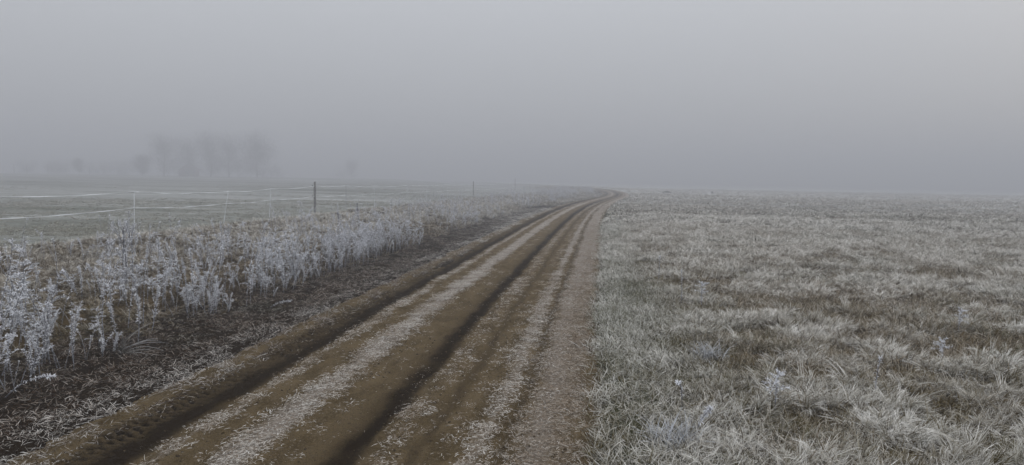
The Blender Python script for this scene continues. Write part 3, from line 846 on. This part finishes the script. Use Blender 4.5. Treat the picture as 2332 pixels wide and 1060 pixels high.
bushy(281, 680, 0.93, 1.0, 'tall bushy frosted weed below the white stake, the left of the pair')
bushy(304, 655, 0.84, 0.8, 'tall bushy frosted weed right under the nearest white stake', 14)
bushy(520, 590, 0.62, 0.7, 'club-headed frosted weed standing above the dense row, below the second stake', 9)
bushy(1005, 470, 0.62, 1.0, 'bushy frosted weed against the paddock, left of the thin dark posts', 12)
solo(824, 556, 'dark', 0.92, 'dark weed with a feathery purple-grey head leaning above the thicket', 0.12, (0.0, -0.18), stem=M_DARKSTEM, head=M_DARKHEAD)
solo(775, 540, 'dark', 0.55, 'short dark stalk left of the dark feathery weed', 0.1, (0, -0.12), stem=M_DARKSTEM, head=M_DARKHEAD)
for px, py, H, lb in ((840, 480, 0.5, 'dark upright weed on the bank just right of the big wooden post'),
                      (977, 462, 0.75, 'first dark spiky stalk of the group between the two wooden posts'),
                      (988, 462, 0.85, 'tallest dark spiky stalk of the group between the two wooden posts'),
                      (996, 463, 0.7, 'last dark spiky stalk of the group between the two wooden posts'),
                      (1195, 450, 0.9, 'dark stalk rising from the far weeds below the last thin post'),
                      (1305, 445, 0.9, 'dark stalk among the far weeds near the bend of the track')):
    solo(px, py, 'dark', H, lb, 0.1, (0, -0.12), stem=M_DARKSTEM, head=M_DARKHEAD)
solo(1764, 945, 'plume', 0.30, 'lone frosted stalk with a white tufted head in the grass, lower centre right', 0.12, fat=0.8)
solo(1992, 905, 'bare', 0.30, 'lone frosted stalk half sunk in the grass on the right', 0.15)
solo(1583, 985, 'leafy', 0.20, 'small frosted sprig beside the white grass tuft, bottom right of the track', 0.4, (0, 0.3))
solo(1553, 930, 'bare', 0.36, 'bent frosted stem arching over the grass right of the track', 1.5)
solo(1597, 702, 'plume', 0.32, 'small frosted weed in mid field right of the track', 0.1)
solo(1552, 690, 'bare', 0.42, 'thin pale stalk in mid field right of the track', 0.1)
solo(2145, 830, 'plume', 0.22, 'white frosted sprig near the right edge of the field', 0.2, fat=0.7)
solo(2182, 762, 'plume', 0.26, 'white frosted sprig farthest up the right edge of the field', 0.2, fat=0.7)
solo(1500, 640, 'bare', 0.40, 'thin pale stalk near the right edge of the track', 0.1)
# broken stalks hanging over the dark verge
solo(500, 690, 'leafy', 0.66, 'broken frosted stalk bowing out of the thicket onto the dark verge', 2.3, (0, 0), fat=0.9)
solo(615, 700, 'bare', 0.28, 'fallen frosted sprig lying on the dark verge', 0.8, (0.1, 0.9))
solo(90, 830, 'bare', 0.62, 'frosted stalk fallen across the bottom of the thicket at the left', 1.0, (0.2, 0.7))
solo(10, 905, 'bare', 0.5, 'frosted stem lying on the verge at the left edge', 0.7, (0.1, 0.8))

def grass_tuft(px, py, N, l0, l1, w, lay, az, frost, label, el=(0.5, 1.2)):
    x, y, z = at(px, py)
    P = disc(N, 0.06 if lay < 1 else 0.13); g = Geo()
    g.add(*ribbons(P, az + rng.normal(0, lay, N), rng.uniform(*el, N), rng.uniform(0.3, 1.1, N), rng.uniform(l0, l1, N), w * rng.uniform(.7, 1.3, N), 5, 0.2, rng.normal(0, 0.2, N)))
    m, nt, b = new_mat('tuft_blades'); k = NT(nt)
    f = k.math('MULTIPLY', k.math('ADD', k.math('MULTIPLY', k.attr('t'), 0.8), k.attr('rnd')), frost, True)
    k.L(k.mix(f, (0.10, 0.075, 0.03), (0.60, 0.62, 0.66)), b.inputs['Base Color'])
    o = link('grass_tuft', g.mesh('grass_tuft', [m]), None, (x, y, z))
    return tag(o, label, 'grass')
grass_tuft(268, 800, 60, 0.25, 0.5, 0.006, 0.65, -0.15, 0.45, 'spiky tuft of long straw-coloured grass at the foot of the weeds', (0.15, 0.9))
grass_tuft(1530, 1010, 190, 0.09, 0.24, 0.0055, 3.0, 0.0, 0.9, 'thickly frosted white grass tuft at the bottom, right of the track', (0.7, 1.4))
grass_tuft(1610, 815, 170, 0.09, 0.24, 0.0055, 3.0, 0.0, 0.75, 'white frosted grass tuft a little up the field from the lone stalk', (0.7, 1.4))

# ------------------------------------------------------------------ tape fence
fence = tag(link('tape_fence', None), 'electric tape fence with a wooden post, white stakes and thin far posts', 'fence')
def fpoint(px, dist):
    return np.array(at_dist(px, dist, 420))
FX = -14.3
def on_fence(px):
    d = ray(px, 425); k = None
    # intersect the direction with the fence line s = FX
    lo, hi = 5.0, 200.0
    for i in range(60):
        m_ = (lo + hi) / 2; x, y = d.x * m_, d.y * m_
        if lat(x, y) - FX > 0 if d.x < 0 else False: lo = m_
        else: hi = m_
    x, y = d.x * lo, d.y * lo
    return np.array([x, y, float(ground_z(x, y))])
spec = [(-150, 'stake', 1.06, 0.5, 0.02), (303, 'stake', 1.06, 0.54, 0.02), (506, 'stake', 1.0, 0.52, 0.17), (612, 'stake', 1.06, 0.55, 0.06), (717, 'wood', 1.34, 0.62, 0.0),
        (788, 'thin', 1.16, 0.60, 0.0), (853, 'stake', 1.10, 0.6, 0.0), (927, 'stake', 1.12, 0.6, 0.0), (972, 'stake', 1.1, 0.6, 0.02), (1020, 'stake', 1.12, 0.6, 0.0),
        (1052, 'stake', 1.12, 0.6, 0.0), (1078, 'dark', 1.40, 0.62, 0.0), (1128, 'stake', 1.12, 0.6, 0.0), (1173, 'dark', 1.75, 0.62, 0.0)]
tops = []
for px, kd, H, low, lean in spec:
    p = on_fence(px)
    if px == 1173: p = np.array(at_dist(1173, 104))
    zb = p[2]; zt = H                                     # heights above track level
    dx = lean * (zt - zb)
    top = np.array([p[0] + dx, p[1], zt])
    if kd == 'wood':
        g = Geo()
        n = 9; pts = np.linspace(p - np.array([0, 0, .1]), top, n)
        rad = 0.054 * (1 + 0.05 * rng.normal(0, 1, n)); V, F = tube(pts, rad, 10); g.add(V, F)
        po = link('post', g.mesh('post', [M_WOOD]), fence); po['label'] = 'grey weathered wooden post with black insulators'
        for hz in (1.13, low):
            g = Geo(); q = np.array([p[0] - 0.07, p[1] - 0.03, hz])
            V, F = tube([q, q + (-0.045, -0.02, 0)], 0.022, 8); g.add(V, F)
            V, F = tube([q + (-0.045, -0.02, -0.03), q + (-0.045, -0.02, 0.03)], 0.014, 6); g.add(V, F)
            link('insulator', g.mesh('insulator', [M_BLACK]), po)
        g = Geo(); V, F = tube([top - (0, 0, 0.002), top + (0, 0, 0.012), top + (0, 0, 0.018)], [0.066, 0.06, 0.02], 10); g.add(V, F)
        link('frost_cap', g.mesh('frost_cap', [M_LEAF]), po)
        att = (1.13, low)
    else:
        r, mt = {'stake': (0.012, M_PLASTIC), 'thin': (0.011, M_STEM), 'dark': (0.042, M_WOOD)}[kd]
        g = Geo(); V, F = tube([p - np.array([0, 0, .1]), p * 0.5 + top * 0.5, top], [r, r, r * 0.85], 6); g.add(V, F)
        so = link('stake' if kd != 'dark' else 'post', g.mesh('stake', [mt]), fence)
        so['label'] = {'stake': 'thin white plastic stake', 'thin': 'thin grey metal stake', 'dark': 'slim dark wooden post'}[kd]
        att = (min(zt - 0.03, 1.12), low)
        for hz in att:
            f = (hz - zb) / (zt - zb); q = p + (top - p) * f; q[2] = hz
            g = Geo(); V, F = tube([q + (0, 0, -0.02), q + (0, -0.012, 0), q + (0, 0, 0.02)], [0.012, 0.02, 0.012], 5); g.add(V, F)
            link('clip', g.mesh('clip', [mt]), so)
    f = [(a - zb) / (zt - zb) for a in att]
    tops.append([p + (top - p) * f[0], p + (top - p) * f[1]])
for i in range(len(tops) - 1):
    for lv_ in (0, 1):
        a = tops[i][lv_].copy(); b = tops[i + 1][lv_].copy(); n = 36
        L = np.linalg.norm(b - a)
        twist0 = rng.uniform(0, 3); turns = rng.choice([1.0, 1.5, 2.0]) * math.pi * (1 if rng.random() < .5 else -1)
        d_ = (b - a) / L; sidev = np.array([-d_[1], d_[0], 0]); up = np.array([0, 0, 1.0])
        V = []; F = []
        for k in range(n + 1):
            f = k / n; c = a + (b - a) * f - up * 0.022 * min(L, 6) * 4 * f * (1 - f) * 0.5
            th = 0.55 + 0.95 * math.sin(turns * 2 * f + twist0)
            wv = (math.cos(th) * up + math.sin(th) * sidev) * 0.014; tv = (-math.sin(th) * up + math.cos(th) * sidev) * 0.001
            V += [c - wv - tv, c + wv - tv, c + wv + tv, c - wv + tv]
        for k in range(n):
            for e in range(4):
                q0 = k * 4 + e; q1 = k * 4 + (e + 1) % 4
                F.append((q0, q1, q1 + 4, q0 + 4))
        F += [(3, 2, 1, 0), (n * 4, n * 4 + 1, n * 4 + 2, n * 4 + 3)]
        g = Geo(); g.add(np.array(V), np.array(F))
        link('tape', g.mesh('tape', [M_TAPE], False), fence)

# ------------------------------------------------------------------ bare trees in the fog
def bare_tree(px, dist, H, W, label, low=0.25, seed=1, name='bare_tree', trunks=1, twig=None, dense=1.0, group=None, cat='tree'):
    """trunk with forking limbs, and a crown of fine twigs spread through uneven lobes; W is the crown's half width"""
    r = np.random.default_rng(seed)
    x, y, z = at_dist(px, dist)
    tr, cr = Geo(), Geo()
    lobes = []
    for t in range(trunks):
        bx = r.normal(0, W * 0.35) if trunks > 1 else 0.0; by = r.normal(0, W * 0.25) if trunks > 1 else 0.0
        h = H * (r.uniform(0.6, 0.8) if trunks > 1 else 0.8)
        tp = np.array([(bx, by, -0.15), (bx + r.normal(0, .02) * H, by, h * .35), (bx + r.normal(0, .03) * H, by + r.normal(0, .03) * H, h * .7), (bx + r.normal(0, .04) * H, by + r.normal(0, .04) * H, h)])
        V, F = tube(tp, np.array([0.018, 0.014, 0.009, 0.004]) * H / (1 if trunks == 1 else 2), 6, False); tr.add(V, F)
        nl = 13 if trunks == 1 else 5
        for k in range(nl):
            f = low + (0.97 - low) * (k + r.random()) / nl
            p = along(tp, np.array([f * 0.98]))[0]; a = k * 2.4 + r.normal(0, 0.4)
            prof = math.sin(math.pi * min(1, 0.18 + 0.78 * (f - low) / (1 - low))) ** 0.7
            L = W * prof * r.uniform(0.7, 1.05) + 0.05 * H; e = r.uniform(0.35, 0.8) + 0.5 * f
            q = [p]
            for j in range(3):
                e2 = e + 0.15 * j; q.append(q[-1] + L / 3 * np.array([math.cos(e2 * .8) * math.cos(a), math.cos(e2 * .8) * math.sin(a), math.sin(e2)]) + r.normal(0, 0.015 * H, 3))
            V, F = tube(q, np.linspace(0.006, 0.002, 4) * H, 4, False); tr.add(V, F)
            for j, w in ((1, 0.55), (2, 0.9), (3, 1.0)): lobes.append((q[j], 0.085 * H * w + 0.16 * W * w))
        lobes.append((tp[-1], 0.10 * H)); lobes.append((tp[2], 0.10 * H))
    for k in range(5 if trunks > 1 else 0): lobes.append((np.array([r.uniform(-1, 1) * W, r.normal(0, 0.3) * W, 0.22 * H]), 0.30 * H))
    N = int((150 if trunks == 1 else 95) * dense)
    for c, rad in lobes:
        P = c + r.normal(0, 0.78, (N, 3)) * rad * np.array([1, 1, 0.9]); P[:, 2] = np.maximum(P[:, 2], 0.05)
        out = np.arctan2(P[:, 1] - c[1], P[:, 0] - c[0])
        cr.add(*ribbons(P, out + r.normal(0, 0.7, N), r.uniform(0.1, 1.35, N), r.uniform(-0.5, 0.7, N), r.uniform(0.035, 0.085, N) * max(H, 4.0), r.uniform(0.035, 0.075, N), 2, 0.3))
    root = link(name, None, None, (x, y, z))
    tag(root, label, cat, group)
    link('trunk', tr.mesh('trunk', [M_BARK]), root); link('crown', cr.mesh('crown', [twig or M_TWIG]), root)
    return root
G1 = 'bare trees in the fog'
bare_tree(374, 236, 11.6, 5.2, 'tall bare tree at the left end of the foggy clump', 0.06, 1, group=G1)
bare_tree(430, 244, 10.8, 5.8, 'bare tree rising over the small red house in the fog', 0.06, 2, group=G1)
bare_tree(480, 232, 12.4, 5.2, 'tallest bare tree in the middle of the foggy clump', 0.08, 3, group=G1)
bare_tree(522, 236, 11.7, 6.0, 'bare tree just right of the tallest one in the foggy clump', 0.06, 4, group=G1)
bare_tree(586, 228, 10.9, 6.8, 'broad dense bare tree at the right end of the foggy clump', 0.08, 5, dense=1.7, group=G1)
bare_tree(800, 300, 7.0, 3.2, 'small faint lone tree in the fog beyond the wooden post', 0.15, 6, group=G1)
bare_tree(325, 238, 5.6, 2.9, 'small bushy tree left of the foggy clump', 0.05, 7, dense=1.4, group=G1)
bare_tree(182, 262, 5.0, 1.6, 'thin small tree in the foggy hedge at the left', 0.2, 8, group=G1)
def shrub(px, dist, H, w, label, seed, twig=None):
    return bare_tree(px, dist * 1.5, H * 1.3, w * 2.4, label, 0.04, seed, 'shrub', 4, twig, 1.0, 'shrubs in the fog', 'shrub')
shrub(147, 204, 2.0, 2.0, 'rounded reddish shrub in the foggy hedge at the left', 20, M_REDTWIG)
shrub(122, 206, 1.7, 1.6, 'low shrub on the left flank of the reddish shrub', 21, M_REDTWIG)
shrub(228, 208, 1.6, 2.2, 'low shrub right of the thin small tree in the fog', 22)
shrub(262, 206, 2.0, 2.4, 'low shrub in the middle of the foggy hedge', 23)
shrub(297, 204, 2.5, 2.2, 'shrub at the foot of the small bushy tree in the fog', 24)
shrub(60, 212, 1.5, 2.2, 'faint shrub by the far poles at the left edge', 25)
shrub(462, 208, 2.2, 2.0, 'shrub right of the small red house in the fog', 26)
shrub(553, 186, 4.0, 2.2, 'shrub between the tall trees and the broad one', 27)
shrub(628, 204, 1.6, 1.8, 'low shrub at the right foot of the broad foggy tree', 28)
shrub(782, 258, 1.7, 2.2, 'low shrub beside the small faint lone tree', 29)
shrub(400, 190, 3.6, 2.0, 'shrub left of the small red house in the fog', 30)
shrub(500, 188, 3.8, 2.0, 'tall shrub between the two tallest foggy trees', 31)
for k, (px, H) in enumerate(((33, 2.9), (62, 2.6), (110, 2.7), (204, 2.4))):
    x, y, z = at_dist(px, 250)
    g = Geo(); V, F = tube([(0, 0, -0.1), (0.02, 0, H * .5), (0, 0, H)], [0.09, 0.08, 0.07], 6); g.add(V, F)
    o = link('pole', g.mesh('pole', [M_WOOD]), None, (x, y, z))
    tag(o, ['faint pole in the fog, first from the left edge', 'faint pole in the fog, second from the left edge', 'faint pole in the fog beside the reddish shrub', 'faint pole in the fog right of the thin small tree'][k], 'pole', 'faint poles in the fog')

# ------------------------------------------------------------------ small house behind the trees
hx, hy, hz = at_dist(431, 252)
house = tag(link('house', None, None, (hx, hy, hz), (0, 0, R(22))), 'small reddish house with a pitched roof behind the foggy trees', 'house')
w2, d2, hw, hr = 2.5, 3.6, 2.3, 4.1
g = Geo(); V, F = boxg(-w2, w2, -d2, d2, -0.3, hw); g.add(V, F)
g.add(np.array([(-w2, -d2, hw), (w2, -d2, hw), (0, -d2, hr), (0, -d2, hr), (-w2, d2, hw), (0, d2, hr), (w2, d2, hw), (w2, d2, hw)]), np.array([(0, 1, 2, 3), (4, 5, 6, 7)]))
link('wall', g.mesh('wall', [M_BRICK], False), house)
for sgn in (-1, 1):
    g = Geo(); e = 0.35; sl = (hr - hw) / w2
    a0 = (sgn * (w2 + e), hw - sl * e); a1 = (0, hr)
    V = [(a[0], yy_, a[1] + zo) for zo in (0.03, 0.2) for yy_ in (-d2 - e, d2 + e) for a in (a0, a1)]
    g.add(np.array(V), np.array([(0, 2, 3, 1), (4, 5, 7, 6), (0, 1, 5, 4), (2, 6, 7, 3), (0, 4, 6, 2), (1, 3, 7, 5)]))
    ro = link('roof', g.mesh('roof', [M_ROOF], False), house)
    g = Geo(); y0 = -d2 - e - 0.08
    V = [(a[0], yy_, a[1] + zo) for zo in (-0.15, 0.24) for yy_ in (y0, y0 + 0.06) for a in (a0, a1)]
    g.add(np.array(V), np.array([(0, 2, 3, 1), (4, 5, 7, 6), (0, 1, 5, 4), (2, 6, 7, 3), (0, 4, 6, 2), (1, 3, 7, 5)]))
    link('barge_board', g.mesh('barge_board', [M_TRIM], False), ro)
g = Geo(); V, F = boxg(-0.5, 0.5, -d2 - 0.06, -d2 - 0.005, 0.9, 1.9); g.add(V, F)
link('window', g.mesh('window', [M_BLACK], False), house)

# ------------------------------------------------------------------ earth heap out on the right-hand field
def heap(px, py, w, h, label):
    x, y, z = at(px, py)
    a = np.linspace(0, 2 * math.pi, 19)[:-1]; rr = np.linspace(1, 0, 7)
    V = []; F = []
    for i, q in enumerate(rr):
        for t in a:
            k = q * (1 + 0.18 * math.sin(3 * t + 1) + 0.1 * math.sin(7 * t))
            V.append((math.cos(t) * w * k, math.sin(t) * w * 0.7 * k, h * (1 - q ** 2) * (1 + 0.25 * math.sin(5 * t + q * 9)) - 0.05))
    for i in range(6):
        for k in range(18): F.append((i * 18 + k, i * 18 + (k + 1) % 18, (i + 1) * 18 + (k + 1) % 18, (i + 1) * 18 + k))
    g = Geo(); g.add(np.array(V), np.array(F))
    return tag(link('molehill', g.mesh('molehill', [M_MOLE]), None, (x, y, z)), label, 'molehill')
heap(1518, 440, 0.75, 0.28, 'low dark earth heap far out in the foggy field right of the track')
heap(1622, 441, 0.2, 0.35, 'tiny faint lump at the fog line right of the earth heap')
